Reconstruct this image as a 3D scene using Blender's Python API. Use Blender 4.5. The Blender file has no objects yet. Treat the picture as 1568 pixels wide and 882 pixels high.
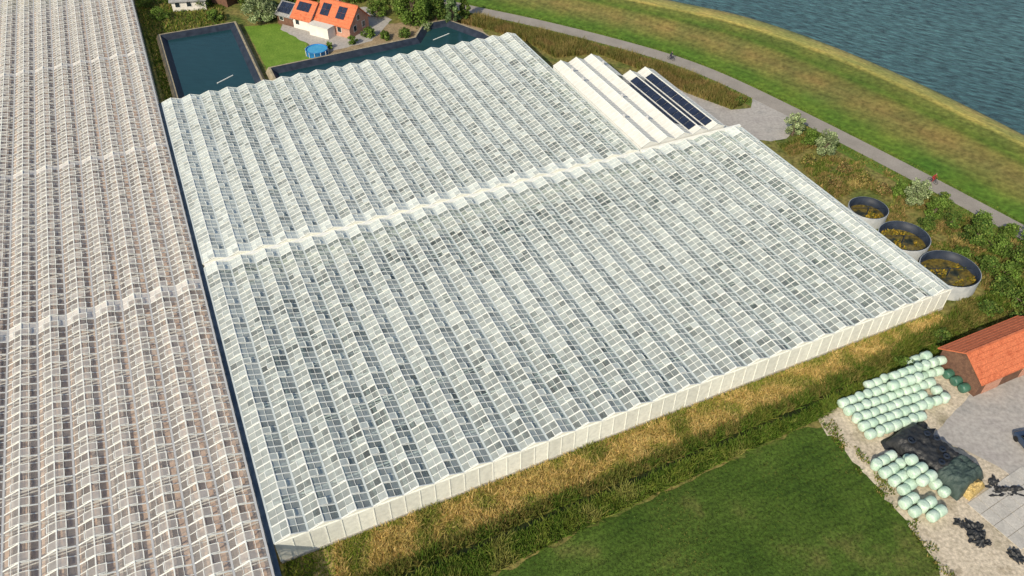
import bpy, math, random
import numpy as np
from mathutils import Vector, Matrix, geometry, noise
random.seed(7); rng=np.random.default_rng(7)
scene=bpy.context.scene
COL=scene.collection
# survey helper: drone bearing grid -> real position on the plane of height z (metres)
def P(x,y,z=0.0):
    H=70-z; den=479.5+.744*y
    return (H*(x-784)/den, H*(1194.1-.668*y)/den, z)
def PL(pts,z=0.0): return [P(x,y,z) for x,y in pts]
ANG=math.atan2(.415,.910); E1=(math.cos(ANG),math.sin(ANG)); E2=(-E1[1],E1[0]); B0=(-22.0,38.65)
def ST(s,t,z=0.0): return (B0[0]+s*E1[0]+t*E2[0], B0[1]+s*E1[1]+t*E2[1], z)

# ---------------------------------------------------------------- materials
def ramp(nt,fac,cols,lo=.3,hi=.7):
    r=nt.nodes.new('ShaderNodeValToRGB'); e=r.color_ramp.elements
    n=len(cols)
    while len(e)<n: e.new(.5)
    for i,c in enumerate(cols):
        e[i].position=lo+(hi-lo)*i/max(1,n-1); e[i].color=(*c,1)
    nt.links.new(fac,r.inputs[0]); return r.outputs[0]
def tex(nt,scale,detail=4,rough=.55,vec=None):
    n=nt.nodes.new('ShaderNodeTexNoise'); n.inputs['Scale'].default_value=scale
    n.inputs['Detail'].default_value=detail; n.inputs['Roughness'].default_value=rough
    if vec is None:
        tc=nt.nodes.get('TC') or nt.nodes.new('ShaderNodeTexCoord'); tc.name='TC'; vec=tc.outputs['Object']
    nt.links.new(vec,n.inputs['Vector']); return n.outputs['Fac']
def mrange(nt,f,a,b,lo=.3,hi=.7):
    m=nt.nodes.new('ShaderNodeMapRange'); m.inputs[1].default_value=lo; m.inputs[2].default_value=hi
    m.inputs[3].default_value=a; m.inputs[4].default_value=b; nt.links.new(f,m.inputs[0]); return m.outputs[0]
def M(name,cols,scale=.3,rough=.9,fine=None,fa=.3,bump=0,bs=8,spec=.2,metal=0,attr=False,trans=0,detail=5,streak=None):
    m=bpy.data.materials.new(name); m.use_nodes=True; nt=m.node_tree; b=nt.nodes['Principled BSDF']
    b.inputs['Roughness'].default_value=rough; b.inputs['Specular IOR Level'].default_value=spec; b.inputs['Metallic'].default_value=metal
    if len(cols)>1: c=ramp(nt,tex(nt,scale,detail),cols)
    else:
        rg=nt.nodes.new('ShaderNodeRGB'); rg.outputs[0].default_value=(*cols[0],1); c=rg.outputs[0]
    def mul(c,other,scal):
        v=nt.nodes.new('ShaderNodeVectorMath'); v.operation='SCALE' if scal else 'MULTIPLY'
        nt.links.new(c,v.inputs[0]); nt.links.new(other,v.inputs['Scale'] if scal else v.inputs[1]); return v.outputs[0]
    if fine: c=mul(c,mrange(nt,tex(nt,fine,3),1-fa,1+fa),True)
    if streak:
        ang,sx,sy,am=streak; tc=nt.nodes.get('TC') or nt.nodes.new('ShaderNodeTexCoord'); tc.name='TC'
        mp=nt.nodes.new('ShaderNodeMapping'); mp.vector_type='TEXTURE'; mp.inputs['Rotation'].default_value=(0,0,ang); mp.inputs['Scale'].default_value=(sx,sy,1)
        nt.links.new(tc.outputs['Object'],mp.inputs[0]); c=mul(c,mrange(nt,tex(nt,1.0,3,.6,mp.outputs[0]),1-am,1+am),True)
    if attr:
        a=nt.nodes.new('ShaderNodeAttribute'); a.attribute_name='col'; c=mul(c,a.outputs['Color'],False)
    nt.links.new(c,b.inputs['Base Color'])
    if bump:
        bp=nt.nodes.new('ShaderNodeBump'); bp.inputs['Strength'].default_value=bump; bp.inputs['Distance'].default_value=.1
        nt.links.new(tex(nt,bs,4),bp.inputs['Height']); nt.links.new(bp.outputs[0],b.inputs['Normal'])
    if trans:
        tl=nt.nodes.new('ShaderNodeBsdfTranslucent'); mx=nt.nodes.new('ShaderNodeMixShader'); mx.inputs[0].default_value=trans
        nt.links.new(c,tl.inputs[0]); nt.links.new(b.outputs[0],mx.inputs[1]); nt.links.new(tl.outputs[0],mx.inputs[2])
        nt.links.new(mx.outputs[0],nt.nodes['Material Output'].inputs[0])
    return m
def glassmat(name,white,tint,gl=.06):
    m=bpy.data.materials.new(name); m.use_nodes=True; nt=m.node_tree
    for n in list(nt.nodes):
        if n.type!='OUTPUT_MATERIAL': nt.nodes.remove(n)
    out=[n for n in nt.nodes if n.type=='OUTPUT_MATERIAL'][0]; L=nt.links.new
    a=nt.nodes.new('ShaderNodeAttribute'); a.attribute_name='w'
    t=nt.nodes.new('ShaderNodeBsdfTransparent'); t.inputs[0].default_value=(*tint,1)
    d=nt.nodes.new('ShaderNodeBsdfDiffuse')
    n1=tex(nt,1.8,2)
    c=ramp(nt,n1,[tuple(x*.84 for x in white),white],.3,.62); L(c,d.inputs[0])
    m2=nt.nodes.new('ShaderNodeMixShader'); L(a.outputs['Fac'],m2.inputs[0]); L(t.outputs[0],m2.inputs[1]); L(d.outputs[0],m2.inputs[2])
    g=nt.nodes.new('ShaderNodeBsdfGlossy'); g.inputs['Roughness'].default_value=.3
    m3=nt.nodes.new('ShaderNodeMixShader'); m3.inputs[0].default_value=gl; L(m2.outputs[0],m3.inputs[1]); L(g.outputs[0],m3.inputs[2])
    L(m3.outputs[0],out.inputs[0]); return m
def watermat(name,cols,rough,s1,bump,spec=.35,am=.35):
    m=M(name,cols,scale=.03,rough=rough,spec=spec,streak=(math.radians(-35),2.4,.75,am)); nt=m.node_tree; b=nt.nodes['Principled BSDF']; L=nt.links.new
    tc=nt.nodes.get('TC'); mp=nt.nodes.new('ShaderNodeMapping'); mp.vector_type='TEXTURE'; mp.inputs['Rotation'].default_value=(0,0,math.radians(-35)); mp.inputs['Scale'].default_value=(2.4,1,1)
    L(tc.outputs['Object'],mp.inputs[0]); n=tex(nt,s1,5,.6,mp.outputs[0])
    bp=nt.nodes.new('ShaderNodeBump'); bp.inputs['Strength'].default_value=1; bp.inputs['Distance'].default_value=bump
    L(n,bp.inputs['Height']); L(bp.outputs[0],b.inputs['Normal']); return m

m_frame=M('white_aluminium',[(.70,.72,.67),(.82,.83,.77)],scale=2,rough=.5,spec=.3)
m_gut=M('gutter_metal',[(.50,.56,.55),(.62,.67,.65)],scale=1.5,rough=.5)
m_gutL=M('gutter_metal_dull',[(.40,.42,.43),(.52,.52,.51)],scale=1.5,rough=.5)
m_dark=M('dark_gutter',[(.05,.08,.11),(.12,.16,.2)],scale=.8,rough=.5)
m_glass=glassmat('whitewashed_glass',(.66,.72,.68),(.88,.96,.96),.05)
m_wglass=glassmat('whitewashed_wall_glass',(.80,.81,.73),(.86,.93,.93),.03)
m_glassL=glassmat('dusty_glass',(.70,.67,.62),(.98,.96,.94),.03)
m_conc=M('concrete',[(.36,.35,.32),(.50,.48,.43)],scale=.5,fine=6,fa=.15)
m_floor=M('greenhouse_floor',[(.24,.28,.28),(.40,.40,.36),(.56,.42,.29)],scale=.10,fine=2.5,fa=.3)
m_floorL=M('greenhouse_soil',[(.56,.41,.30),(.64,.49,.38),(.70,.57,.46)],scale=.08,fine=2.5,fa=.2)
m_crop=M('crop_rows',[(.10,.14,.14),(.30,.34,.32)],scale=.6,fine=5,fa=.4)
m_cropL=M('crop_rows_dry',[(.26,.22,.20),(.50,.43,.37)],scale=.6,fine=5,fa=.4)

# ---------------------------------------------------------------- mesh helpers
class MB:
    def __init__(s): s.v=[];s.f=[];s.w=[];s.m=[]
    def quad(s,a,b,c,d,w=0.,m=0):
        n=len(s.v); s.v+=[a,b,c,d]; s.f.append((n,n+1,n+2,n+3)); s.w.append(w); s.m.append(m)
    def tri(s,a,b,c,w=0.,m=0):
        n=len(s.v); s.v+=[a,b,c]; s.f.append((n,n+1,n+2)); s.w.append(w); s.m.append(m)
    def hexa(s,p,m=0,w=0.):
        n=len(s.v); s.v+=p
        for q in ((0,3,2,1),(4,5,6,7),(0,1,5,4),(1,2,6,5),(2,3,7,6),(3,0,4,7)):
            s.f.append(tuple(n+i for i in q)); s.w.append(w); s.m.append(m)
    def box(s,x0,x1,y0,y1,z0,z1,m=0):
        s.hexa([(x0,y0,z0),(x1,y0,z0),(x1,y1,z0),(x0,y1,z0),(x0,y0,z1),(x1,y0,z1),(x1,y1,z1),(x0,y1,z1)],m)
    def beam(s,p,q,wy,h,m=0): # p,q differ in x,z only
        if p[0]>q[0]: p,q=q,p
        a=wy/2
        s.hexa([(p[0],p[1]-a,p[2]),(q[0],q[1]-a,q[2]),(q[0],q[1]+a,q[2]),(p[0],p[1]+a,p[2]),
                (p[0],p[1]-a,p[2]+h),(q[0],q[1]-a,q[2]+h),(q[0],q[1]+a,q[2]+h),(p[0],p[1]+a,p[2]+h)],m)
    def tube(s,p,q,r,n=8,r2=None,m=0,cap=True):
        p=Vector(p);q=Vector(q);d=(q-p).normalized(); r2=r if r2 is None else r2
        u=d.orthogonal().normalized(); v=d.cross(u); k=len(s.v)
        for c,rr in((p,r),(q,r2)):
            for i in range(n):
                a=2*math.pi*i/n; s.v.append(tuple(c+rr*(math.cos(a)*u+math.sin(a)*v)))
        for i in range(n):
            j=(i+1)%n; s.f.append((k+i,k+j,k+n+j,k+n+i)); s.w.append(0); s.m.append(m)
        if cap:
            s.f.append(tuple(k+i for i in reversed(range(n)))); s.f.append(tuple(k+n+i for i in range(n))); s.w+=[0,0]; s.m+=[m,m]
    def lathe(s,prof,n=16,m=0,mat=None,jit=0):
        k=len(s.v)
        for (r,z) in prof:
            for i in range(n):
                a=2*math.pi*i/n; rr=r*(1+random.uniform(-jit,jit)); p=Vector((rr*math.cos(a),rr*math.sin(a),z))
                if mat: p=mat@p
                s.v.append(tuple(p))
        for j in range(len(prof)-1):
            for i in range(n):
                i2=(i+1)%n; s.f.append((k+j*n+i,k+j*n+i2,k+(j+1)*n+i2,k+(j+1)*n+i)); s.w.append(0); s.m.append(m)
    def obj(s,name,mats,parent=None,smooth=False):
        me=bpy.data.meshes.new(name); me.from_pydata(s.v,[],s.f)
        for mt in (mats if isinstance(mats,list) else [mats]): me.materials.append(mt)
        me.polygons.foreach_set('material_index',s.m)
        a=me.attributes.new('w','FLOAT','FACE'); a.data.foreach_set('value',s.w)
        if smooth: me.polygons.foreach_set('use_smooth',[True]*len(s.f))
        me.update(); o=bpy.data.objects.new(name,me); COL.objects.link(o)
        if parent: o.parent=parent
        return o
def empty(name,loc=(0,0,0),rz=0,parent=None):
    e=bpy.data.objects.new(name,None); COL.objects.link(e); e.location=loc; e.rotation_euler=(0,0,rz); e.empty_display_size=.5
    if parent: e.parent=parent
    return e
def soup(name,T,C,mat,parent=None,k=3):
    n=len(T); me=bpy.data.meshes.new(name); me.vertices.add(n*k); me.vertices.foreach_set('co',T.reshape(-1).astype(np.float32))
    me.loops.add(n*k); me.loops.foreach_set('vertex_index',np.arange(n*k,dtype=np.int32))
    me.polygons.add(n); me.polygons.foreach_set('loop_start',np.arange(0,n*k,k,dtype=np.int32))
    try: me.polygons.foreach_set('loop_total',np.full(n,k,dtype=np.int32))
    except Exception: pass
    me.materials.append(mat); me.update(calc_edges=True)
    a=me.color_attributes.new('col','FLOAT_COLOR','POINT'); cc=np.ones((n*k,4),dtype=np.float32); cc[:,:3]=np.repeat(C,k,axis=0)
    a.data.foreach_set('color',cc.reshape(-1)); me.validate()
    o=bpy.data.objects.new(name,me); COL.objects.link(o)
    if parent: o.parent=parent
    return o
def rough_edge(pts,amp,step):
    out=[]
    for i in range(len(pts)):
        a=Vector(pts[i]);b=Vector(pts[(i+1)%len(pts)]); d=(b-a).length; n=max(1,int(d/step)) if d<400 else 1
        for k in range(n):
            p=a.lerp(b,k/n)
            if amp and d<400:
                p.x+=amp*noise.noise(Vector((p.x*.8,p.y*.8,3))) *2; p.y+=amp*noise.noise(Vector((p.x*.8,p.y*.8,9)))*2
            out.append(p)
    return out
def sheet(name,pts,z,mat,amp=0,step=1.0,parent=None):
    pts=rough_edge([(p[0],p[1],z) for p in pts],amp,step)
    tr=geometry.tessellate_polygon([pts])
    me=bpy.data.meshes.new(name); me.from_pydata([tuple(p) for p in pts],[],[tuple(t) for t in tr]); me.materials.append(mat)
    me.update()
    for p in me.polygons:
        if p.normal.z<0: p.flip()
    o=bpy.data.objects.new(name,me); COL.objects.link(o)
    if parent: o.parent=parent
    return o
def inside(P2,q):
    ins=np.zeros(len(q),bool); j=len(P2)-1
    for i in range(len(P2)):
        xi,yi=P2[i];xj,yj=P2[j]
        c=((yi>q[:,1])!=(yj>q[:,1])) & (q[:,0]<(xj-xi)*(q[:,1]-yi)/((yj-yi)+1e-12)+xi); ins^=c; j=i
    return ins
def sample(poly,n):
    P2=np.array([(p[0],p[1]) for p in poly]); lo=P2.min(0); hi=P2.max(0); out=np.zeros((0,2))
    while len(out)<n:
        q=rng.uniform(lo,hi,(n*2,2)); out=np.vstack([out,q[inside(P2,q)]])
    return out[:n]
def pal(n,cols,sp=.3):
    cols=np.array(cols); i=rng.integers(0,len(cols),n); c=cols[i]; return c*rng.uniform(1-sp,1+sp,(n,1))
def tufts(name,poly,n,h,wd,cols,mat,z0=0,clump=0,lean=.5,parent=None,patch=0,avoid=None):
    q=sample(poly,n)
    if avoid is not None: q=q[~inside(np.array([(p[0],p[1]) for p in avoid]),q)]
    if clump:
        keep=np.array([noise.noise(Vector((x*clump,y*clump,0)))>-.12+.2*random.random() for x,y in q]); q=q[keep]
    n=len(q); a=rng.uniform(0,2*np.pi,n); H=rng.uniform(h*.5,h,n); W=rng.uniform(wd*.5,wd,n)
    C=pal(n,cols)
    if patch:
        cc=np.array(cols); k=np.array([noise.noise(Vector((x*patch,y*patch,2))) for x,y in q]); idx=np.clip(((k+.45)/.9*len(cols)).astype(int),0,len(cols)-1)
        C=.45*C+.55*cc[idx]; H=H*(1+.5*k)
    T=np.zeros((n,3,3)); dx=np.cos(a)*W/2; dy=np.sin(a)*W/2; zz=np.full(n,float(z0))
    T[:,0]=np.stack([q[:,0]-dx,q[:,1]-dy,zz],1); T[:,1]=np.stack([q[:,0]+dx,q[:,1]+dy,zz],1)
    b=rng.normal(0,lean,(n,2))*H[:,None]; T[:,2]=np.stack([q[:,0]+b[:,0],q[:,1]+b[:,1],zz+H],1)
    return soup(name,T,C,mat,parent)
m_leaf=M('foliage',[(1,1,1)],rough=.7,attr=True,trans=.25,spec=.2)
m_blade=M('grass_blades',[(1,1,1)],rough=.8,attr=True,trans=.3,spec=.1)
m_bark=M('bark',[(.08,.06,.04),(.16,.12,.09)],scale=5)

def tree(name,loc,h,w,cols,n=1800,leaf=.28,clumps=16,base=.15,cone=False):
    e=empty(name,loc); mb=MB(); th=h*.75
    mb.tube((0,0,0),(0.05*h*random.uniform(-.5,.5),0,th*.6),w*.05+.05,8,w*.035+.03)
    CC=[]; lob=random.uniform(0,6.28)
    for i in range(clumps):
        f=(i+.5)/clumps; a=i*2.4+random.random(); z=h*(base+(1-base)*f*.93)
        prof=(1-f)**.8*1.0+.05 if cone else math.sin(math.pi*min(.98,max(.1,(f*.85+.12))))**.6
        r=w/2*prof*random.uniform(.35,.9)*(1+.25*math.cos(2*(a-lob))); c=Vector((r*math.cos(a),r*math.sin(a),z)); CC.append((c,w*random.uniform(.13,.25)*(0.6 if cone else 1)))
        if i%2==0: mb.tube((0,0,z*.5),tuple(c),.05*w*.5+.02,5,.02)
    mb.obj('trunk',m_bark,e)
    per=n//clumps; T=[];C=[]
    for c,r in CC:
        d=rng.normal(0,1,(per,3)); d/=np.linalg.norm(d,axis=1,keepdims=True); rr=r*rng.uniform(.35,1.25,(per,1))**.7
        p=np.array(c)+d*rr*np.array([1,1,.8]); u=rng.normal(0,1,(per,3)); u/=np.linalg.norm(u,axis=1,keepdims=True)
        v=np.cross(u,d+rng.normal(0,.5,(per,3))); v/=np.linalg.norm(v,axis=1,keepdims=True)+1e-9
        s=rng.uniform(.5,1,(per,1))*leaf
        T.append(np.stack([p-u*s,p-v*s*.6,p+u*s,p+v*s*.6],1)); C.append(pal(per,cols)*random.uniform(.7,1.3))
    T=np.concatenate(T); T[:,:,2]=np.maximum(T[:,:,2],.05)
    soup('crown',T,np.concatenate(C),m_leaf,e,4); return e

# ---------------------------------------------------------------- greenhouses
BAY=3.15; RISE=.5
def greenhouse_block(root,tag,s0,nb,t0,t1,z,wf,pane,vent,gm,gum,vw,walls,bw=.06,off2=None,oa=(2,8),rung=2):
    G=MB();F=MB();GU=MB(); SL=math.atan2(RISE,BAY/2)
    nt_=int(round((t1-t0)/pane)); pn=(t1-t0)/nt_
    for i in range(nb):
        sl=s0+i*BAY; sm=sl+BAY/2; sr=sl+BAY
        GU.box(sl-.10,sl+.10,t0,t1,z-.14,z+.03)
        F.box(sm-.06,sm+.06,t0,t1,z+RISE,z+RISE+.06)
        for side in (-1,1):
            e=sl+.1 if side<0 else sr-.1
            em=(e+sm)/2; zm=z+RISE*.5
            off=(vent//2 if off2 is None else off2) if side>0 else 0
            F.box(em-.02,em+.02,t0,t1,zm+.005,zm+.035)
            for k in range(nt_):
                a=t0+k*pn; b=a+pn
                w=wf(i,side,k,(a+b)/2); w2=wf(i,side,k+.5,(a+b)/2)
                G.quad((e,a,z),(em,a,zm),(em,b,zm),(e,b,z),w)
                isv=(k+off)%vent==0 and k<nt_-1
                if not isv: G.quad((em,a,zm),(sm,a,z+RISE),(sm,b,z+RISE),(em,b,zm),w2)
                F.beam((e,a,z+.01),(sm,a,z+RISE+.01),bw if k%rung else bw*2.1,.035)
                if isv:
                    c=b
                    op=math.radians(random.uniform(*oa)); an=SL-op; L=.84; zr=z+RISE+.065; x2=sm+side*L*math.cos(an); z2=zr-L*math.sin(an)
                    G.quad((sm,a+.05,zr),(x2,a+.05,z2),(x2,c-.05,z2),(sm,c-.05,zr),vw*random.uniform(.8,1.2))
                    F.beam((sm,a+.05,zr),(x2,a+.05,z2),.05,.03); F.beam((sm,c-.05,zr),(x2,c-.05,z2),.05,.03)
                    F.box(x2-.035,x2+.035,a+.02,c-.02,z2-.02,z2+.04)
    sr=s0+nb*BAY; GU.box(sr-.11,sr+.11,t0,t1,z-.14,z+.03)
    tt=t0+.3
    while tt<t1:
        F.box(s0,sr,tt-.06,tt+.06,z-.34,z-.2); F.box(s0,sr,tt-.04,tt+.04,z-.78,z-.7)
        tt+=4.2
    W=MB()
    for y,sg in ((t0,-1),(t1,1)):
        for i in range(nb):
            a=s0+i*BAY; b=a+BAY; c=(a+b)/2
            for (p,q) in ((a,c),(c,b)):
                W.quad((p,y,.35),(q,y,.35),(q,y,z-.1),(p,y,z-.1),min(.98,walls*random.uniform(.85,1.06)))
            W.tri((a,y,z-.1),(b,y,z-.1),(c,y,z+RISE),walls)
            for x in (a,c): F.box(x-.045,x+.045,y+sg*.01-.04,y+sg*.01+.04,.3,z-.05)
            F.beam((a,y+sg*.05,z-.02),(c,y+sg*.05,z+RISE),.07,.07); F.beam((c,y+sg*.05,z+RISE),(b,y+sg*.05,z-.02),.07,.07)
        F.box(s0,sr,y-.06+sg*.03,y+.06+sg*.03,z-.16,z-.04)
        GU.box(s0,sr,y-.1,y+.1,0,.35,1)
    for x in (s0,sr):
        k=t0
        while k<t1-.1:
            k2=min(k+2.1,t1); W.quad((x,k,.35),(x,k2,.35),(x,k2,z-.1),(x,k,z-.1),walls*.8); F.box(x-.04,x+.04,k-.04,k+.04,.3,z-.1); k=k2
        GU.box(x-.1,x+.1,t0+.12,t1-.12,0,.34,1)
    G.obj('roof_glass_'+tag,gm,root); F.obj('frame_'+tag,m_frame,root); GU.obj('gutters_'+tag,[gum,m_conc],root); W.obj('wall_glass_'+tag,m_wglass if walls>.7 else gm,root)

R=random.Random(3)
streak={(a,i,s):R.uniform(-1,1) for a in range(3) for i in range(40) for s in (-1,1)}
def hole(i,side,t,sd,th):
    return noise.noise(Vector((i*1.7+side*.4,t*.6,sd)))>th
def wf_low(i,side,k,t):
    w=.44+.05*streak[(0,i,side)]+R.uniform(-.10,.10)+.2*noise.noise(Vector((i*.12,t*.07,1)))
    if hole(i,side+(k%1),t,3,.2): w-=.18
    if 39.6<t<41.2: w=.22+R.uniform(-.1,.08)  # shade band below the link gutter, painted in by thinning the whitewash
    if t>41.2: w=.82+R.uniform(-.05,.05)
    if i==0: w+=.12
    if i in (24,25) and noise.noise(Vector((i*3.1,t*.13,5)))>-.1: w=.2+R.uniform(-.05,.12)  # thin whitewash patches stand in for dark sky reflections on these bays
    if i==26: w+=.2
    return min(.97,max(.08,w))
def wf_up(i,side,k,t):
    w=.50+.05*streak[(1,i,side)]+R.uniform(-.10,.10)+.22*noise.noise(Vector((i*.12,t*.07,4)))
    if hole(i,side+(k%1),t,9,.2): w-=.18
    if t<45.8: w=.88+R.uniform(-.05,.05)
    if i<=1: w+=.15
    if i>=19 and t<80 and hole(i,side,t,5,-.15): w=.2+R.uniform(-.05,.1)
    if t>89: w+=.2
    return min(.97,max(.08,w))
def wf_left(i,side,k,t):
    w=.26+.03*streak[(2,i,side)]+R.uniform(-.05,.05)+.12*noise.noise(Vector((i*.12,t*.06,8)))
    for tp in (39.6,75.5,112):
        if abs(t-tp)<.6: w=.8
    return min(.95,max(.04,w))
gh=empty('greenhouse',(B0[0],B0[1],0),ANG)
greenhouse_block(gh,'front',0,27,0,43.3,3.5,wf_low,.9,4,m_glass,m_gut,.6,.93)
greenhouse_block(gh,'back',0,21,44.1,90.8,3.62,wf_up,.9,4,m_glass,m_gut,.68,.93)
bd=MB(); bd.box(.1,66,43.42,43.98,3.2,3.66); bd.box(66.2,85,43.42,43.9,3.2,3.85); bd.obj('link_gutter',m_frame,gh)
fl=MB(); fl.box(.2,85,.2,43.2,0,.03); fl.box(.2,66,44.2,90.6,0,.031); fl.obj('floor',m_floor,gh)
cr=MB(); x=1.0
while x<84.5:
    cr.box(x-.22,x+.22,1,40.5,.03,.8)
    if x<65.5: cr.box(x-.22,x+.22,47,89.5,.03,.8)
    x+=1.05
cr.obj('crop_rows',m_crop,gh)
pth=MB(); pth.box(.4,84.8,40.9,43.1,.03,.06); pth.obj('path',m_conc,gh)
gl=empty('greenhouse',(B0[0],B0[1],0),ANG)
NL=12; sL=-.75-NL*BAY
greenhouse_block(gl,'west',sL,NL,-14,152,3.9,wf_left,1.05,2,m_glassL,m_gutL,.45,.5,.065,0,(4,10),2)
fl=MB(); fl.box(sL+.2,-.95,-13.8,151.8,0,.03); fl.obj('floor',m_floorL,gl)
cr=MB(); x=sL+1
while x<-1.2:
    cr.box(x-.16,x+.16,-13,151,.03,.6); x+=1.575
cr.obj('crop_rows',m_cropL,gl)
g=MB(); g.box(-.64,-.12,-14,91,3.2,3.45); g.obj('boundary_gutter',m_dark,gl)

# ---------------------------------------------------------------- ground
m_meadow=M('meadow',[(.05,.085,.014),(.11,.13,.03),(.20,.17,.055),(.09,.13,.025)],scale=.16,fine=1.6,fa=.5,bump=.4)
m_field=M('field',[(.028,.058,.007),(.044,.082,.010),(.058,.098,.014),(.11,.115,.03)],scale=.14,fine=3.0,fa=.5,bump=.5,bs=5,detail=10,streak=(ANG,14,.55,.25))
m_lawn=M('lawn',[(.10,.19,.02),(.16,.26,.035)],scale=.4,fine=3,fa=.25)
m_road=M('asphalt',[(.25,.23,.20),(.31,.285,.25)],scale=.4,fine=5,fa=.1)
m_yard=M('yard_paving',[(.28,.275,.26),(.38,.36,.33),(.33,.31,.29)],scale=.3,fine=2.2,fa=.18,detail=8)
m_sand=M('sandy_yard',[(.32,.27,.19),(.54,.47,.36),(.46,.40,.30),(.26,.23,.15)],scale=.3,fine=3,fa=.3,bump=.5,detail=10)
m_soil=M('garden_soil',[(.20,.15,.09),(.36,.28,.17)],scale=.5,fine=3,fa=.4)
m_dry=M('dry_grass_ground',[(.18,.20,.04),(.38,.29,.11),(.54,.41,.18)],scale=.3,fine=3,fa=.35)
m_ditch=M('ditch_mud',[(.012,.018,.006),(.03,.04,.012)],scale=.8,rough=.4)
m_verge=M('verge',[(.07,.13,.018),(.14,.18,.035)],scale=.3,fine=2.5,fa=.35)
g=MB(); g.quad((-3000,-3000,0),(3000,-3000,0),(3000,3000,0),(-3000,3000,0)); g.obj('ground',m_meadow)

def ext(pl,d=160):
    a=Vector(pl[0])-Vector(pl[1]); b=Vector(pl[-1])-Vector(pl[-2]); a.z=b.z=0
    return [tuple(Vector(pl[0])+a.normalized()*d)]+list(pl)+[tuple(Vector(pl[-1])+b.normalized()*d)]
def smooth(pl,it=3):
    for _ in range(it):
        o=[pl[0]]
        for a,b in zip(pl[:-1],pl[1:]):
            a=Vector(a);b=Vector(b); o+=[tuple(a.lerp(b,.25)),tuple(a.lerp(b,.75))]
        o.append(pl[-1]); pl=o
    return pl
def resample(pl,n):
    v=[Vector(p) for p in pl]; L=[0]
    for a,b in zip(v[:-1],v[1:]): L.append(L[-1]+(b-a).length)
    out=[];j=0
    for i in range(n):
        d=L[-1]*i/(n-1)
        while j<len(L)-2 and L[j+1]<d: j+=1
        f=(d-L[j])/max(1e-9,L[j+1]-L[j]); out.append(v[j].lerp(v[j+1],min(1,max(0,f))))
    return out
def offset(pl,d):
    o=[]
    for i,p in enumerate(pl):
        a=pl[max(0,i-1)];b=pl[min(len(pl)-1,i+1)]; t=(b-a); t.z=0; t.normalize(); o.append(p+Vector((-t.y,t.x,0))*d)
    return o
N=260
road=resample(smooth(ext(PL([(640,-6),(715,13),(800,30),(900,54),(1000,81),(1060,101),(1120,126),(1200,165),(1280,205),(1400,267),(1500,320),(1600,374),(1750,457)]))),N)
crest=resample(smooth(ext(PL([(700,-62),(830,-30),(960,-2),(1100,26),(1200,56),(1300,94),(1400,138),(1500,186),(1568,220),(1750,312)],2.5))),N)
shore=resample(smooth(ext(PL([(760,-70),(900,-29),(1030,2),(1120,19),(1200,43),(1300,80),(1400,124),(1500,172),(1568,207),(1750,300)],0))),N)
def strip(name,a,b,z,mat):
    mb=MB()
    for i in range(len(a)-1): mb.quad((b[i].x,b[i].y,z),(b[i+1].x,b[i+1].y,z),(a[i+1].x,a[i+1].y,z),(a[i].x,a[i].y,z))
    return mb.obj(name,mat)
redge=offset(road,1.75); ledge=offset(road,-1.75)
strip('verge',offset(road,3.2),offset(road,-4.2),.02,m_verge)
strip('road',redge,ledge,.05,m_road)
rows=28; V=[];C=[];F=[]
bands=[(0,(.09,.145,.022)),(.07,(.075,.145,.018)),(.2,(.075,.135,.02)),(.34,(.115,.13,.035)),(.5,(.155,.135,.048)),(.66,(.13,.13,.038)),(.74,(.075,.125,.02)),(.86,(.105,.135,.03)),(.94,(.13,.145,.035)),(.975,(.34,.30,.085)),(1.0,(.42,.37,.10))]
def bandcol(f):
    for (a,ca),(b,cb) in zip(bands[:-1],bands[1:]):
        if f<=b: 
            k=(f-a)/(b-a); return [ca[j]*(1-k)+cb[j]*k for j in range(3)]
    return list(bands[-1][1])
for i in range(N):
    for j in range(rows+1):
        f=j/rows; p=redge[i].lerp(crest[i],f); h=2.5*(f*f*(3-2*f)); V.append((p.x,p.y,.02+h)); C.append(bandcol(f)+[1])
    for f,c in ((.15,(.48,.42,.12)),(.5,(.42,.38,.11)),(.85,(.28,.27,.10)),(1.15,(.10,.11,.07))):
        p=crest[i].lerp(shore[i],f); V.append((p.x,p.y,2.52*(1-f) if f<1 else -.3)); C.append(list(c)+[1])
rw=rows+5
for i in range(N-1):
    for j in range(rw-1): a=i*rw+j; F.append((a,a+rw,a+rw+1,a+1))
me=bpy.data.meshes.new('dike'); me.from_pydata(V,[],F); a=me.color_attributes.new('col','FLOAT_COLOR','POINT'); a.data.foreach_set('color',np.array(C,dtype=np.float32).reshape(-1))
m_dike=M('dike_grass',[(.65,.8,.7),(1.0,1.0,.9),(1.4,1.15,1.1)],scale=.11,fine=1.2,fa=.35,attr=True,bump=.4,bs=4,detail=8,streak=(math.radians(-42),12,.8,.18))
me.materials.append(m_dike); me.polygons.foreach_set('use_smooth',[True]*len(F)); me.update()
o=bpy.data.objects.new('dike',me); COL.objects.link(o)
m_lake=watermat('lake_water',[(.036,.088,.096),(.052,.118,.122)],.35,.9,.8,.3,.8)
lp=[(p.x,p.y,0) for p in shore]+[(2900,-400,0),(2900,2900,0),(-1500,2900,0)]
sheet('lake',lp,.06,m_lake)

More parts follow.
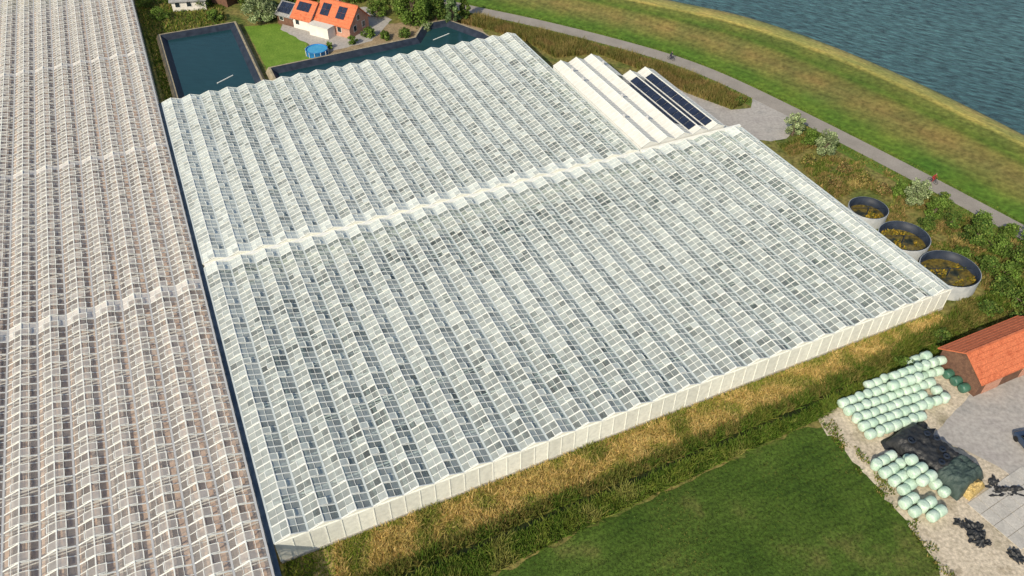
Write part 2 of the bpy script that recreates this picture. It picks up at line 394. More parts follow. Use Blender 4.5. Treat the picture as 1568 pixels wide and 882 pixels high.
pave=PL([(978,108),(1010,112),(1055,140),(1122,168),(1150,165),(1152,146),(1225,186),(1205,212),(1180,216),(1100,206),(1040,160)])
sheet('pavement',pave,.035,m_yard,.1)
sheet('lawn',PL([(374,40),(425,36),(455,58),(470,66),(468,86),(500,92),(560,80),(600,78),(412,112)]),.02,m_lawn,.1)
sheet('garden',PL([(480,70),(560,40),(660,30),(730,30),(745,55),(672,40),(600,74),(540,82),(500,92)]),.03,m_soil,.3)
sheet('yard',PL([(440,20),(560,10),(600,30),(570,62),(500,80),(470,66),(430,45)]),.04,m_yard,.2)
sheet('field',[ST(14,-9.8),ST(30,-8.9),ST(45,-8.2),ST(56.5,-7.9)]+PL([(1262,655),(1330,725),(1400,805),(1462,900)])+[ST(50,-60),ST(5,-60),ST(5,-14)],.02,m_field,.35,.8)
sheet('sandy_yard',PL([(1250,640),(1290,612),(1440,543),(1500,578),(1640,515),(1800,560),(1760,980),(1500,960),(1440,872),(1390,798),(1315,715)]),.03,m_sand,.5,.7)
sheet('concrete_yard',PL([(1428,668),(1470,620),(1500,592),(1640,528),(1700,700),(1600,760),(1510,704)]),.045,m_yard,.12)
sheet('dry_grass',[ST(3,-.15),ST(84,-.15),ST(84,-2.2),ST(78,-3),ST(58,-4.5),ST(30,-4.8),ST(2,-5.2)],.02,m_dry,.3)
sheet('ditch',[ST(2,-6.9),ST(30,-6.5),ST(60,-6.1),ST(74,-5.0),ST(84,-4.0),ST(100,-3),ST(100,-2.2),ST(84,-3.2),ST(74,-4.1),ST(58,-5.3),ST(30,-5.6),ST(2,-5.9)],.035,m_ditch,.2)

# ---------------------------------------------------------------- basins
m_liner=M('pond_liner',[(.012,.018,.03),(.03,.04,.06)],scale=1,rough=.5)
m_rim=M('rim',[(.24,.21,.14),(.38,.33,.23)],scale=.8,fine=4)
m_pond=watermat('basin_water',[(.010,.042,.052),(.016,.055,.064)],.2,.8,.03,.2,.1)
def basin(poly,rim=1.2,wz=.25):
    e=empty('water_basin',(B0[0],B0[1],0),ANG)
    n=len(poly); v=[Vector((p[0],p[1],0)) for p in poly]
    def inset(d):
        o=[]
        for i in range(n):
            a=v[i-1];b=v[i];cc=v[(i+1)%n]; d1=(b-a).normalized(); d2=(cc-b).normalized()
            n1=Vector((-d1.y,d1.x,0)); n2=Vector((-d2.y,d2.x,0)); m=(n1+n2); m=m/(m.dot(n1)); o.append(b+m*d)
        return o
    area=sum(v[i-1].x*v[i].y-v[i].x*v[i-1].y for i in range(n)); sg=1 if area>0 else -1
    rings=[(-.9,0),(-.25,rim),(.12,rim),(1.3,wz-.1)]
    mb=MB()
    for r_,((d1,z1),(d2,z2)) in enumerate(zip(rings[:-1],rings[1:])):
        A=inset(sg*d1);B=inset(sg*d2)
        for i in range(n):
            j=(i+1)%n; mb.quad((A[i].x,A[i].y,z1),(A[j].x,A[j].y,z1),(B[j].x,B[j].y,z2),(B[i].x,B[i].y,z2),0,0 if r_==2 else 1)
    mb.obj('bank',[m_liner,m_rim],e)
    W=inset(sg*1.1); sheet('water',[(p.x,p.y) for p in W],wz,m_pond,parent=e)
    return e
basin([(2.6,92.6),(17.6,92.6),(17.6,125.3),(2.6,125.3)])
basin([(20,92.6),(64,92.6),(62.8,99),(58.5,108.0),(53.2,108.0),(49.5,102.6),(20,101.4)])
fl=MB(); fl.tube(ST(10,101,.3),ST(13.2,103,.3),.1,6); fl.obj('floating_pipe',m_frame)
fl=MB(); fl.tube(ST(53,101.8,.3),ST(57,103.3,.3),.08,6); fl.obj('floating_pipe',m_frame)

# ---------------------------------------------------------------- shed with solar panels
m_white=M('white_roof_sheet',[(.58,.585,.53),(.68,.68,.62)],scale=.6,rough=.45,fine=6,fa=.08)
m_pv=M('solar_panel',[(.012,.018,.035),(.025,.035,.065)],scale=1,rough=.25,spec=.5)
m_wallw=M('wall_panel',[(.56,.57,.54),(.66,.66,.62)],scale=.5,rough=.6)
sh=empty('packing_shed',(B0[0],B0[1],0),ANG); rf=MB(); wl=MB(); pv=MB(); tr=MB()
z0=4.1; rs=.75
for i in range(5):
    a=66.35+i*BAY; b=a+BAY; c=(a+b)/2; t0=44.0; t1=74.6 if i<3 else 66.0
    wl.box(a+.01,b-.01,t0+.15,t1-.15,0,z0-.12)
    for (x0,zz0,x1,zz1) in ((a,z0,c,z0+rs),(c,z0+rs,b,z0)):
        k=t0
        while k<t1-.01:
            k2=min(t1,k+1.02); rf.quad((x0,k,zz0),(x1,k,zz1),(x1,k2,zz1),(x0,k2,zz0)); 
            tr.beam((x0,k,zz0+.005),(x1,k,zz1+.005),.05,.03); k=k2
        rf.quad((x0,t0,zz0-.1),(x1,t0,zz1-.1),(x1,t0,zz1),(x0,t0,zz0))
    for y in (t0+.12,t1-.12): wl.tri((a,y,z0-.12),(b,y,z0-.12),(c,y,z0+rs-.03))
    tr.box(c-.06,c+.06,t0,t1,z0+rs,z0+rs+.06); tr.box(b-.1,b+.1,t0,t1-.05,z0-.02,z0+.04,1)
    sides={2:(1,),3:(-1,1),4:(-1,)}.get(i,())
    for sd in sides:
        k=t0+1.2+(2 if i==2 else 0); tend=(t1-1.0) if i>2 else 66
        while k<tend-1.6:
            x0=c+sd*.18; x1=c+sd*(1.42 if sd<0 else 1.3); zA=z0+rs*(1-.18/1.575)+.07; zB=z0+rs*(1-abs(x1-c)/1.575)+.07
            pv.beam((x0,k+.8,zA),(x1,k+.8,zB),1.58,.04)
            k+=1.66
rf.obj('roof',m_white,sh); wl.obj('walls',m_wallw,sh); tr.obj('roof_trim',[m_frame,m_gutL],sh); pv.obj('solar_panels',m_pv,sh)
vn=MB()
for i,t in ((0,70),(0,66),(1,58),(1,50),(0,52),(2,70)):
    x=66.35+(i+.5)*BAY; vn.tube((x,t,z0+rs-.1),(x,t,z0+rs+.5),.22,10); vn.tube((x,t,z0+rs+.5),(x,t,z0+rs+.62),.34,10,.1)
vn.obj('roof_vents',m_gutL,sh)
d=MB(); d.box(82.08,82.14,48,52,0,3.4); d.box(82.08,82.14,56,58,0,2.4); d.obj('doors',m_dark,sh)
tk=MB(); M_=Matrix.Translation(Vector(ST(83.6,45.5,0))); tk.lathe([(0,0),(.9,0),(.95,2.2),(.8,2.6),(.4,2.85),(0,2.9)],16,mat=M_); tk.obj('storage_tank',m_white,smooth=True)

# ---------------------------------------------------------------- open round tanks
m_galv=M('galvanised_steel',[(.38,.41,.42),(.54,.56,.56)],scale=1.5,rough=.45,metal=.2,spec=.5)
m_alg=M('algae_sludge',[(.010,.014,.012),(.025,.03,.018),(.16,.12,.025),(.03,.035,.02)],scale=.45,fine=3,fa=.5,rough=.35,detail=8,spec=.4)
for (x,y,r,h) in ((1330,318,2.75,1.9),(1385,361,3.4,2.1),(1455,411,3.75,2.3)):
    c=P(x,y,h); e=empty('water_tank',(c[0],c[1],0)); mb=MB()
    prof=[(r,0)]; zz=0
    while zz<h-.01:
        prof+=[(r+.035,zz+.04),(r,zz+.1)]; zz+=.25
    prof+=[(r,h),(r+.05,h),(r+.05,h+.04),(r-.03,h+.04)]; mb.lathe(prof,48); mb.obj('steel_wall',m_galv,e,True)
    mb=MB(); mb.lathe([(r-.02,h+.05),(r-.14,h+.05),(r-.16,.3)],48); mb.obj('liner',m_liner,e,True)
    sheet('sludge',[((r-.05)*math.cos(a*math.pi/24),(r-.05)*math.sin(a*math.pi/24)) for a in range(48)],h-1.3,m_alg,parent=e)
    mb=MB(); mb.tube((-r,0,h+.02),(r,0,h+.02),.03,6); mb.tube((0,0,.5),(0,0,h+.1),.07,6); mb.obj('crossbar',m_liner,e)
    q=rng.normal(0,1,(700,2)); q/=np.linalg.norm(q,axis=1,keepdims=True); q*=(r-.25)*np.sqrt(rng.uniform(0,1,(700,1))); 
    kp=np.array([noise.noise(Vector((a*.6+x,b*.6,0)))>.05 for a,b in q]); q=q[kp]; n=len(q); a=rng.uniform(0,6.28,n)
    T=np.zeros((n,3,3)); T[:,0]=np.c_[q[:,0]-.15*np.cos(a),q[:,1]-.15*np.sin(a),np.full(n,h-1.28)]; T[:,1]=np.c_[q[:,0]+.15*np.cos(a),q[:,1]+.15*np.sin(a),np.full(n,h-1.28)]
    T[:,2]=np.c_[q+rng.normal(0,.15,(n,2)),np.full(n,h-1.0)]
    soup('weeds',T,pal(n,[(.40,.27,.03),(.14,.15,.03),(.28,.22,.04)]),m_blade,e)

# ---------------------------------------------------------------- gabled buildings
m_tile=M('red_roof_tiles',[(.42,.11,.05),(.56,.17,.08),(.48,.14,.065)],scale=1.2,fine=7,fa=.25,bump=.5,bs=7)
m_brick=M('brick',[(.40,.20,.14),(.52,.30,.22)],scale=2,fine=9,fa=.2)
m_render=M('pale_render',[(.60,.58,.52),(.70,.67,.62)],scale=1)
m_wood=M('dark_wood',[(.10,.055,.04),(.18,.10,.065)],scale=2,fine=10,fa=.2)
m_grey=M('grey_roof',[(.2,.21,.21),(.3,.3,.29)],scale=1,fine=5)
m_win=M('window_glass',[(.02,.03,.04)],rough=.1,spec=.7)
def gable(parent,cx,cy,L,W,eave,ridge,wm,rm,tag='',wins=True,pvs=None,ov=.4,ribs=True):
    x0,x1,y0,y1=cx-L/2,cx+L/2,cy-W/2,cy+W/2; w=MB(); w.box(x0,x1,y0,y1,0,eave)
    for x in (x0,x1): w.tri((x,y0,eave),(x,y1,eave),(x,cy,ridge))
    w.obj('walls'+tag,wm,parent)
    r=MB(); sl=(ridge-eave)/(W/2)
    for sg in (-1,1):
        ya=cy+sg*(W/2+ov); za=eave-ov*sl
        A=[(x0-ov,ya,za),(x1+ov,ya,za),(x1+ov,cy,ridge+.02),(x0-ov,cy,ridge+.02)]; 
        r.hexa(A+[(p[0],p[1],p[2]+.14) for p in A])
        if ribs:
            n=int(W/2/.45)
            for k in range(n):
                f=k/n; yy=ya+(cy-ya)*f; zz=za+(ridge+.02-za)*f+.142; r.box(x0-ov,x1+ov,yy-.03,yy+.03,zz,zz+.035)
    r.box(x0-ov,x1+ov,cy-.12,cy+.12,ridge+.14,ridge+.26); r.obj('roof'+tag,rm,parent)
    if wins:
        f=MB();g=MB(); 
        for k in range(int(L/2.4)):
            xx=x0+1.2+k*2.4
            for y,sg in ((y0,-1),(y1,1)):
                f.box(xx-.55,xx+.55,min(y,y+sg*.05),max(y,y+sg*.05),.9,2.2); g.box(xx-.47,xx+.47,min(y+sg*.05,y+sg*.07),max(y+sg*.05,y+sg*.07),.98,2.12)
        for x,sg in ((x0,-1),(x1,1)):
            for yy in (cy-W*.22,cy+W*.22):
                f.box(min(x,x+sg*.05),max(x,x+sg*.05),yy-.5,yy+.5,.9,2.2); g.box(min(x+sg*.05,x+sg*.07),max(x+sg*.05,x+sg*.07),yy-.42,yy+.42,.98,2.12)
            if ridge-eave>2: f.box(min(x,x+sg*.05),max(x,x+sg*.05),cy-.45,cy+.45,eave+.2,eave+1.4); g.box(min(x+sg*.05,x+sg*.07),max(x+sg*.05,x+sg*.07),cy-.37,cy+.37,eave+.28,eave+1.32)
        f.obj('window_frames'+tag,m_frame,parent); g.obj('windows'+tag,m_win,parent)
    if pvs:
        p=MB()
        for (sg,fx0,fx1,fy0,fy1) in pvs:
            nx=max(1,int((fx1-fx0)*L/1.1)); ny=2
            for k in range(nx):
                for q_ in range(ny):
                    xa=x0+L*fx0+k*1.1; xb=xa+1.02; fa=fy0+(fy1-fy0)*q_/ny; fb=fy0+(fy1-fy0)*(q_+.95)/ny
                    def pt(x,f): return (x,cy+sg*W/2*(1-f),eave+(ridge-eave)*f+.22)
                    A=[pt(xa,fa),pt(xb,fa),pt(xb,fb),pt(xa,fb)]; p.hexa(A+[(q[0],q[1],q[2]+.05) for q in A])
        p.obj('solar_panels'+tag,m_pv,parent)
ba=empty('red_barn',(B0[0],B0[1],0),ANG)
gable(ba,83.1,-9.6,12.5,5.6,2.7,4.6,m_wood,m_tile,wins=False)
b=MB(); b.box(78,80.6,-12.46,-12.4,0,2.2); b.box(84,86.6,-12.46,-12.4,0,2.2); b.obj('doors',m_brick,ba)
hc=P(526,44); ha=math.atan2(-.48,.88)
fh=empty('farmhouse',(hc[0],hc[1],0),ha)
gable(fh,0,0,8.6,6.4,2.6,5.6,m_brick,m_tile,pvs=[(-1,.08,.45,.2,.8),(-1,.55,.92,.2,.8)])
gable(fh,-7.2,-1.4,4.6,6,2.5,5.0,m_render,m_tile,'_west',pvs=[(-1,.1,.9,.35,.85)])
gable(fh,-11.8,-1.8,4.2,5,2.2,3.8,m_wood,m_grey,'_annex',pvs=[(-1,.02,.98,.08,.95),(1,.02,.98,.08,.95)])
x=MB(); x.box(-4.5,.8,-5.8,-3.3,2.2,2.35); x.obj('flat_roof',m_white,fh); x=MB(); x.box(-4.3,.6,-5.6,-3.32,0,2.2); x.obj('extension',m_render,fh)
x=MB(); x.box(-1.2,-.5,.4,1.0,4.6,6.4); x.box(-1.3,-.4,.3,1.1,6.4,6.5); x.obj('chimney',m_brick,fh)
h2=P(292,14); f2=empty('farmhouse',(h2[0],h2[1],0),math.radians(10)); gable(f2,0,2,7,5.5,2.4,4.6,m_render,m_grey)
h3=P(345,4); f3=empty('garden_shed',(h3[0],h3[1],0),math.radians(-25)); gable(f3,0,0,4.5,3.5,2.2,3.5,m_wood,m_grey,wins=False)
m_pool=M('pool_liner',[(.02,.16,.42),(.03,.2,.5)],scale=2,rough=.4); m_poolw=M('pool_water',[(.04,.28,.5),(.08,.36,.58)],scale=1.5,rough=.1,spec=.5)
pc=P(486,82); e=empty('swimming_pool',(pc[0],pc[1],0)); mb=MB(); mb.lathe([(2.1,0),(2.15,1.05),(2.22,1.1),(2.02,1.12),(2.0,.9)],32); mb.obj('pool_wall',m_pool,e,True)
sheet('pool_water',[(2.0*math.cos(a*.2618),2.0*math.sin(a*.2618)) for a in range(24)],.95,m_poolw,parent=e)
mb=MB()
for k in range(12):
    a=k*math.pi/6; mb.tube((2.25*math.cos(a),2.25*math.sin(a),0),(2.25*math.cos(a),2.25*math.sin(a),1.1),.05,6)
mb.obj('pool_posts',m_frame,e)

# ---------------------------------------------------------------- silage bales
m_wrapa=M('bale_wrap',[(.34,.50,.39),(.46,.60,.49),(.55,.67,.56)],scale=.9,rough=.4,fine=5,fa=.12,bump=.5,bs=9,spec=.4)
m_wrapd=M('bale_wrap_dark',[(.03,.10,.07),(.06,.16,.11)],scale=1.1,rough=.35,spec=.5,bump=.5,bs=9)
prof=[(0,0),(.36,0),(.50,.05),(.555,.17),(.57,.53),(.555,.9),(.50,1.02),(.36,1.07),(.2,1.09),(0,1.09)]
def inpoly(p,poly):
    c=False;j=len(poly)-1
    for i in range(len(poly)):
        if (poly[i][1]>p[1])!=(poly[j][1]>p[1]) and p[0]<(poly[j][0]-poly[i][0])*(p[1]-poly[i][1])/(poly[j][1]-poly[i][1])+poly[i][0]: c=not c
        j=i
    return c
def bales(poly,mat,ang,up=None,sx=1.13,sy=1.17):
    mb=MB(); cx=sum(p[0] for p in poly)/len(poly); cy=sum(p[1] for p in poly)/len(poly)
    for lay in range(2 if up else 1):
        for i in range(-22,23):
            for j in range(-22,23):
                u=(i+.5*lay)*sx; v=(j+.5*lay)*sy; x=cx+u*math.cos(ang)-v*math.sin(ang); y=cy+u*math.sin(ang)+v*math.cos(ang)
                pg=poly if lay==0 else up
                if not inpoly((x,y),pg) or random.random()<.02: continue
                x+=random.uniform(-.05,.05); y+=random.uniform(-.05,.05)
                z=1.05*lay
                Mx=Matrix.Translation((x,y,z+.56))@Matrix.Rotation(random.uniform(-.08,.08)+ang,4,'Z')
                if random.random()<.75: Mx=Mx@Matrix.Rotation(math.pi/2,4,'Y')
                Mx=Mx@Matrix.Rotation(random.uniform(-.05,.05),4,'X')@Matrix.Scale(random.uniform(.94,1.04),4)@Matrix.Translation((0,0,-.54))
                mb.lathe(prof,14,mat=Mx,jit=.02)
    return mb.obj('silage_bale_stack',mat,None,True)
bales(PL([(1276,628),(1330,588),(1415,545),(1452,562),(1425,580),(1450,615),(1400,650),(1325,672)]),m_wrapa,ANG-.06,PL([(1335,604),(1410,556),(1440,566),(1408,585),(1370,612)]))
bales(PL([(1334,722),(1350,702),(1392,702),(1454,768),(1428,802),(1400,792)]),m_wrapa,ANG+.1,PL([(1375,715),(1395,715),(1425,748),(1405,758)]))
bales(PL([(1442,572),(1466,558),(1500,592),(1482,610)]),m_wrapd,ANG)

m_black=M('black_plastic',[(.014,.015,.016),(.035,.037,.038)],scale=1.5,rough=.45,spec=.4,bump=.8,bs=4)
m_straw=M('silage',[(.34,.25,.09),(.48,.36,.16)],scale=2,fine=8,fa=.4,bump=.6)
def mound(name,c,ax,L,W,h,mat,seed=0,rough=.15,pw=4,irr=0):
    nu,nv=54,34; V=[];F=[]; ca,sa=math.cos(ax),math.sin(ax)
    for i in range(nu+1):
        for j in range(nv+1):
            u=i/nu*2-1;v=j/nv*2-1
            k=1+irr*noise.noise(Vector((u*2,v*2,seed)))
            hh=h*max(0,1-abs(u)**pw)**.6*max(0,1-abs(v)**pw)**.6
            x=u*L/2*k; y=v*W/2*k
            z=.05+hh+rough*(noise.noise(Vector((x*1.6,y*1.6,seed)))+.6*noise.noise(Vector((x*4,y*4,seed))))*(.3+min(1,hh/max(.01,h)))
            V.append((c[0]+x*ca-y*sa,c[1]+x*sa+y*ca,max(.048,z)))
    for i in range(nu):
        for j in range(nv): a=i*(nv+1)+j; F.append((a,a+nv+1,a+nv+2,a+1))
    me=bpy.data.meshes.new(name); me.from_pydata(V,[],F); me.materials.append(mat); me.polygons.foreach_set('use_smooth',[True]*len(F)); me.update()
    o=bpy.data.objects.new(name,me); COL.objects.link(o); return o
ax=math.atan2(-.82,.57)
mound('silage_clamp',P(1426,704),ax,8.6,4.6,1.7,m_black,1,.2,5)
mound('plastic_sheet',P(1395,668),ax+.3,3.6,5.6,.25,m_black,5,.25,2,.5)
m_tarp=M('green_tarp',[(.03,.05,.045),(.07,.10,.09)],scale=1.5,rough=.4,bump=1,bs=6)
mound('tarpaulin',P(1463,732),ax,3.4,4.9,1.85,m_tarp,7,.22,5)
mound('silage_heap',P(1487,750),ax,1.3,2.8,1.1,m_straw,4,.25)
for k,(x,y,L,W) in enumerate(((1540,752,3.0,1.2),(1492,815,2.4,1.6),(1470,802,1.2,.8),(1520,738,1.2,.8),(1556,852,1.5,1.1),(1505,832,1.6,.7))):
    mound('plastic_waste',P(x,y),k*1.3,L,W,.25,m_black,k+11,.35,2,.9)
ty=MB()
for k in range(7):
    u=random.uniform(-3.4,2.0); v=random.uniform(-1.4,1.4); c=P(1426,704); x=c[0]+u*math.cos(ax)-v*math.sin(ax); y=c[1]+u*math.sin(ax)+v*math.cos(ax)
    ty.lathe([(.18,0),(.33,0),(.36,.1),(.33,.2),(.18,.2),(.18,0)],12,mat=Matrix.Translation((x,y,1.78)))
ty.obj('old_tyres',m_liner)
c=P(1535,795); e=empty('concrete_slabs',(c[0],c[1],0),ANG+.1); mb=MB()
for i in range(6):
    for j in range(4):
        mb.box(-1.5+i*1.5,-.05+i*1.5,-3+j*1.5,-1.55+j*1.5,.03,.09+random.uniform(0,.02))
mb.obj('slabs',m_conc,e)
m_car=M('car_paint',[(.03,.05,.09)],rough=.25,spec=.6); m_rub=M('rubber',[(.02,.02,.02)],rough=.8)
c=P(1577,688); e=empty('parked_car',(c[0],c[1],.04),ANG+1.35)
def loft(secs,mat,name,par):
    mb=MB(); n=len(secs[0][1])
    for x,pr in secs: mb.v+=[(x,y,z) for y,z in pr]
    for i in range(len(secs)-1):
        for j in range(n):
            k=(j+1)%n; mb.f.append((i*n+j,i*n+k,(i+1)*n+k,(i+1)*n+j)); mb.w.append(0); mb.m.append(0)
    mb.f.append(tuple(range(n))); mb.f.append(tuple((len(secs)-1)*n+j for j in reversed(range(n)))); mb.w+=[0,0]; mb.m+=[0,0]
    return mb.obj(name,mat,par,False)
def sec(w,z0,z1): return [(-w*.92,z0),(w*.92,z0),(w,z0+.25),(w*.96,z1-.08),(w*.86,z1),(-w*.86,z1),(-w*.96,z1-.08),(-w,z0+.25)]
loft([(-2.1,sec(.7,.35,.75)),(-1.95,sec(.85,.25,.92)),(-1,sec(.88,.22,.95)),(1,sec(.88,.22,.95)),(1.9,sec(.85,.25,.8)),(2.1,sec(.7,.35,.65))],m_car,'body',e)
loft([(-1.7,sec(.74,.9,.98)),(-1.1,sec(.72,.9,1.42)),(.3,sec(.72,.9,1.46)),(1.15,sec(.74,.85,.93))],m_win,'cabin_glass',e)
mb=MB(); mb.box(-1.05,.25,-.6,.6,1.43,1.49); mb.obj('car_roof',m_car,e)
mb=MB()
for x in (-1.3,1.35):
    for y in (-.82,.82): mb.tube((x,y-.1,.32),(x,y+.1,.32),.32,16)
mb.obj('wheels',m_rub,e)

# ---------------------------------------------------------------- cyclists
m_skin=M('skin',[(.5,.3,.22)],rough=.6); m_sh1=M('dark_clothes',[(.04,.04,.07)]); m_sh2=M('red_jacket',[(.3,.04,.04)])
def cyclist(x,y,shirt):
    c=Vector(P(x,y)); i=min(range(N),key=lambda k:(road[k]-c).length); d=(road[i+1]-road[i-1]); a=math.atan2(d.y,d.x)
    e=empty('cyclist',(c.x,c.y,.05),a); mb=MB()
    for wx in (-.52,.52):
        k=20
        for q in range(k):
            a0=2*math.pi*q/k;a1=2*math.pi*(q+1)/k
            mb.tube((wx+.33*math.cos(a0),0,.35+.33*math.sin(a0)),(wx+.33*math.cos(a1),0,.35+.33*math.sin(a1)),.022,5)
        for q in range(6):
            a0=math.pi*q/6; mb.tube((wx+.33*math.cos(a0),0,.35+.33*math.sin(a0)),(wx-.33*math.cos(a0),0,.35-.33*math.sin(a0)),.004,4)
    for p,q in (((-.52,0,.35),(-.1,0,.3)),((-.1,0,.3),(-.22,0,.85)),((-.1,0,.3),(.38,0,.8)),((-.2,0,.8),(.38,0,.82)),((.38,0,.95),(.52,0,.35)),((-.52,0,.35),(-.2,0,.75)),((.38,-.28,1.0),(.38,.28,1.0)),((-.36,0,.9),(-.1,0,.9))):
        mb.tube(p,q,.025,6)
    mb.obj('bicycle',m_rub,e)
    vs=[(-.22,0,.98),(-.1,0,1.25),(.05,0,1.48),(.09,0,1.58),(.12,0,1.7),
        (.02,.19,1.42),(.2,.25,1.2),(.38,.25,1.02),(.02,-.19,1.42),(.2,-.25,1.2),(.38,-.25,1.02),
        (-.2,.1,.94),(.15,.12,.82),(-.02,.12,.4),(.1,.13,.34),(-.2,-.1,.94),(.12,-.12,.72),(-.06,-.12,.28),(.06,-.13,.2)]
    es=[(0,1),(1,2),(2,3),(3,4),(2,5),(5,6),(6,7),(2,8),(8,9),(9,10),(0,11),(11,12),(12,13),(13,14),(0,15),(15,16),(16,17),(17,18)]
    rs=[.15,.15,.15,.06,.1,.07,.05,.035,.07,.05,.035,.1,.075,.05,.04,.1,.075,.05,.04]
    me=bpy.data.meshes.new('rider'); me.from_pydata(vs,es,[]); me.materials.append(shirt); o=bpy.data.objects.new('rider',me); COL.objects.link(o); o.parent=e
    o.modifiers.new('s','SKIN'); bpy.context.view_layer.update()
    if not me.skin_vertices:
        bpy.context.view_layer.objects.active=o; o.select_set(True)
        try: bpy.ops.mesh.customdata_skin_add()
        except Exception as ex: print('skin',ex)
    if me.skin_vertices:
        for k,r in enumerate(rs): me.skin_vertices[0].data[k].radius=(r,r)
        me.skin_vertices[0].data[0].use_root=True
    o.modifiers.new('u','SUBSURF').levels=1
    hd=MB(); hd.lathe([(0,-.12),(.06,-.11),(.085,-.03),(.09,.04),(.07,.1),(0,.13)],12,mat=Matrix.Translation((.13,0,1.72))); hd.obj('head',m_skin,e,True)
    hr=MB(); hr.lathe([(.096,.02),(.1,.06),(.08,.12),(0,.15)],12,mat=Matrix.Translation((.115,0,1.725))); hr.obj('hair',m_bark,e,True)
cyclist(1027,92,m_sh1); cyclist(1427,280,m_sh2)

# ---------------------------------------------------------------- vegetation
gold=[(.16,.22,.03),(.30,.30,.06),(.62,.44,.15),(.80,.60,.25),(.52,.36,.12),(.70,.52,.20),(.22,.26,.04),(.12,.18,.025)]
green=[(.08,.15,.018),(.12,.20,.025),(.055,.11,.014),(.18,.22,.035)]
olive=[(.16,.17,.04),(.24,.20,.06),(.10,.13,.025),(.30,.24,.08)]
brown=[(.26,.18,.07),(.34,.24,.10),(.16,.14,.04),(.12,.15,.035)]
tufts('tall_grass',[ST(5,-.3),ST(84,-.3),ST(84,-2),ST(78,-3),ST(58,-4.4),ST(30,-4.8),ST(4,-5.2)],30000,.7,.15,gold,m_blade,lean=.7,patch=.3)
tufts('green_grass',[ST(0,-.2),ST(5,-.2),ST(84,-.2),ST(84,-.8),ST(40,-.7),ST(8,-.8),ST(4,-8),ST(0,-9)],6500,.45,.16,[(.2,.28,.03),(.34,.38,.06),(.13,.22,.02)],m_blade,lean=.4)
tufts('reeds',[ST(4,-4.7),ST(30,-4.4),ST(58,-4.0),ST(76,-2.6),ST(100,-1),ST(100,-2.4),ST(84,-3.4),ST(76,-4.4),ST(58,-5.4),ST(30,-5.7),ST(4,-6.0)],14000,1.1,.2,olive+green,m_blade,lean=.45,patch=.3)
tufts('reeds',[ST(6,-6.6),ST(30,-6.3),ST(58,-6.0),ST(74,-4.9),ST(74,-6.0),ST(58,-7.6),ST(45,-8.0),ST(30,-8.6),ST(14,-9.6),ST(6,-9.6)],20000,.8,.2,green+[(.15,.22,.035),(.32,.30,.09)],m_blade,lean=.55,patch=.4)
tufts('field_grass',[ST(5,-60),ST(5,-12),ST(14,-9.4),ST(30,-8.5),ST(56.5,-7.5),ST(57,-9.5)]+PL([(1330,735),(1400,815),(1455,900)])+[ST(50,-40)],30000,.12,.16,[(.05,.10,.012),(.075,.13,.018),(.04,.08,.01),(.14,.145,.035)],m_blade,lean=.8,patch=.15,z0=.02)
tufts('reed_bed',PL([(700,34),(728,27),(800,45),(900,69),(1000,97),(1080,128),(1142,156),(1120,168),(1050,142),(985,108),(915,82),(850,88),(800,60),(745,45)]),30000,1.6,.28,brown+olive+[(.34,.28,.10)],m_blade,lean=.3,patch=.25)
right=PL([(1185,216),(1230,200),(1300,232),(1400,288),(1500,342),(1640,418),(1640,520),(1500,490),(1465,455),(1300,330)])
tufts('meadow_grass',right,42000,.6,.3,olive+green+brown+brown+[(.5,.38,.14)],m_blade,clump=.25,lean=.5,patch=.2)
tufts('meadow_grass',PL([(1465,470),(1640,400),(1640,515),(1500,500),(1440,545),(1280,615),(1255,635),(1290,600),(1400,530)]),16000,.7,.3,green+olive,m_blade,lean=.5,patch=.2)
tufts('meadow_grass',[ST(.4,92),ST(2,92),ST(2,127),ST(.4,150),ST(-.2,150)],5000,.5,.25,[(.5,.4,.14)]+green,m_blade)
tufts('meadow_grass',[ST(-.2,127),ST(16,127.5),ST(19,150),ST(-.2,150)],5000,.7,.35,olive+green,m_blade)
tufts('verge_grass',[(p.x,p.y) for p in offset(road,-1.9)[60:215]]+[(p.x,p.y) for p in offset(road,-3.6)[60:215][::-1]],9000,.35,.25,green+olive,m_blade,avoid=pave)
tufts('verge_grass',[(p.x,p.y) for p in offset(road,1.7)[60:215]]+[(p.x,p.y) for p in offset(road,2.6)[60:215][::-1]],6000,.25,.2,green,m_blade)
tufts('yard_weeds',PL([(1250,640),(1262,628),(1330,705),(1400,790),(1470,890),(1450,900),(1390,806),(1312,722)]),2600,.35,.2,green+olive,m_blade,clump=.5)
willow=[(.27,.34,.16),(.34,.40,.21),(.18,.25,.10)]; dk=[(.06,.12,.02),(.10,.17,.03),(.15,.2,.04)]; md=[(.11,.19,.03),(.17,.25,.05),(.08,.14,.02)]
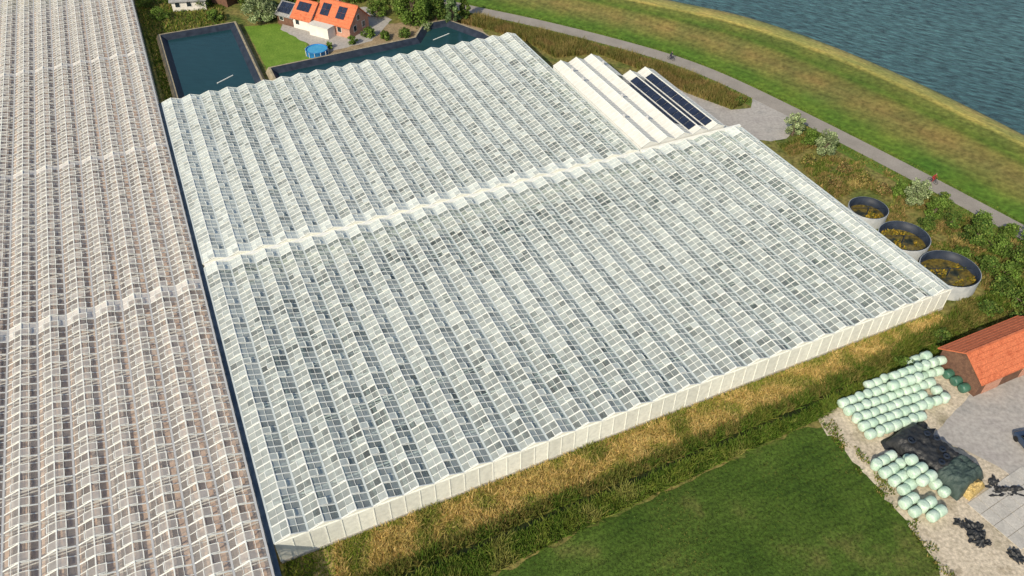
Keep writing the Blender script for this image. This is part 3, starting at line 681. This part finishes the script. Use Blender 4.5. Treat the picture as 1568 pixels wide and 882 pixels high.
for (x,y,h,w,c,n) in ((1213,207,4.2,2.8,willow,2200),(1238,222,3.0,2.6,md,1600),(1262,236,4.0,3.8,willow,2600),(1398,314,4.2,3.8,willow,2600),(1428,332,3.2,3.2,md,1800),(1455,345,2.2,2.6,dk,1200),(1490,372,3.8,4.0,dk,2600),(1525,388,2.6,3.4,md,1800),(1560,415,4.0,4.0,dk,2600),(1540,362,2.2,2.6,md,1300),(1130,160,1.4,1.6,md,900),(1290,262,1.4,2.2,brown,800),(1320,278,1.6,2.4,olive,800),(1350,296,1.4,2.4,brown,800),(1530,450,2.2,3.4,dk,1600),(1565,470,2.8,4,dk,1800),(1510,480,1.6,2.6,dk,1200),(1595,440,4,4,md,2000),
    (1375,300,2.2,2.6,md,1200),(1415,352,2.0,2.8,dk,1200),(1470,395,1.8,2.6,md,1000),(1500,350,2.6,3,md,1400),(1575,378,3.2,3.6,dk,1800),(1540,425,2.4,3,md,1400),(1510,415,2.2,3,dk,1300),(1235,250,1.6,2.2,olive,800),(1275,285,1.5,2.4,brown,800),(1440,318,2.4,2.6,dk,1200),(1555,500,1.8,2.6,dk,1200),(1440,520,1.3,2.2,dk,900),(1380,560,1.2,2,md,800)):
    tree('shrub',P(x,y),h,w,c,n,.2,14,.08)
for (x,y,h,w,c,n,cone) in ((405,34,6.5,6,willow,5000,0),(378,8,6,5,dk,3000,0),(448,10,5,4,md,3000,0),(480,-2,6,5,dk,4000,0),(540,2,5.5,5.5,md,4000,0),(578,26,4,4,md,2500,0),(600,8,6.5,6,dk,3500,0),(632,38,8,7,md,5500,0),(668,30,6,5,dk,3000,0),(693,38,7.5,4.2,[(.16,.24,.10),(.10,.17,.05)],4500,1),(712,30,5.5,3.6,dk,2500,1),(330,32,2.4,3,md,1200,0),(245,30,2.5,3.5,md,1200,0),(225,12,3.5,3.5,dk,1500,0),(566,56,1.8,2.6,md,1200,0),(590,60,1.6,2.3,md,900,0),(620,56,1.8,2.6,dk,1200,0),(540,68,1.8,2,md,900,0),(505,74,1.3,1.5,md,500,0),(655,46,1.6,2.2,willow,800,0),(430,-8,8,7,dk,4000,0),(520,-12,9,8,md,4500,0),(660,-6,8,7,dk,4000,0),(345,-12,7,6,md,3000,0),(590,-16,9,8,dk,4000,0),(615,22,6,5,[(.14,.20,.05),(.20,.24,.07)],3000,0),(648,14,7,5.5,md,3500,0),(312,12,3,3.5,dk,1400,0),(265,6,3.2,3.5,md,1400,0),(425,24,3,3,md,1400,0)):
    tree('tree' if h>4 else 'shrub',P(x,y),h,w,c,n,.28 if h>4 else .2,22 if h>4 else 12,.1,bool(cone))

# ---------------------------------------------------------------- light, sky, camera
az=Vector((-.50,-.87,0)).normalized(); el=math.radians(35); sd=Vector((az.x*math.cos(el),az.y*math.cos(el),math.sin(el)))
L=bpy.data.lights.new('sun','SUN'); L.energy=4.4; L.angle=math.radians(.5); L.color=(1,.89,.71); so=bpy.data.objects.new('sun',L); COL.objects.link(so)
so.rotation_euler=sd.to_track_quat('Z','Y').to_euler(); so.location=(0,0,150)
w=bpy.data.worlds.new('World'); scene.world=w; w.use_nodes=True; nt=w.node_tree; bg=nt.nodes['Background']; sk=nt.nodes.new('ShaderNodeTexSky'); sk.sky_type='NISHITA'; sk.sun_disc=False
sk.sun_elevation=el; sk.sun_rotation=math.atan2(az.x,az.y); sk.dust_density=2.0; nt.links.new(sk.outputs[0],bg.inputs[0]); bg.inputs[1].default_value=.14
cam=bpy.data.cameras.new('camera'); co=bpy.data.objects.new('camera',cam); COL.objects.link(co); co.location=(0,0,70); co.rotation_euler=(math.radians(90-41.9),0,0)
cam.sensor_width=36; cam.lens=1209/1568*36; cam.clip_end=6000; scene.camera=co
scene.view_settings.view_transform='Standard'; scene.view_settings.look='None'; scene.view_settings.exposure=0
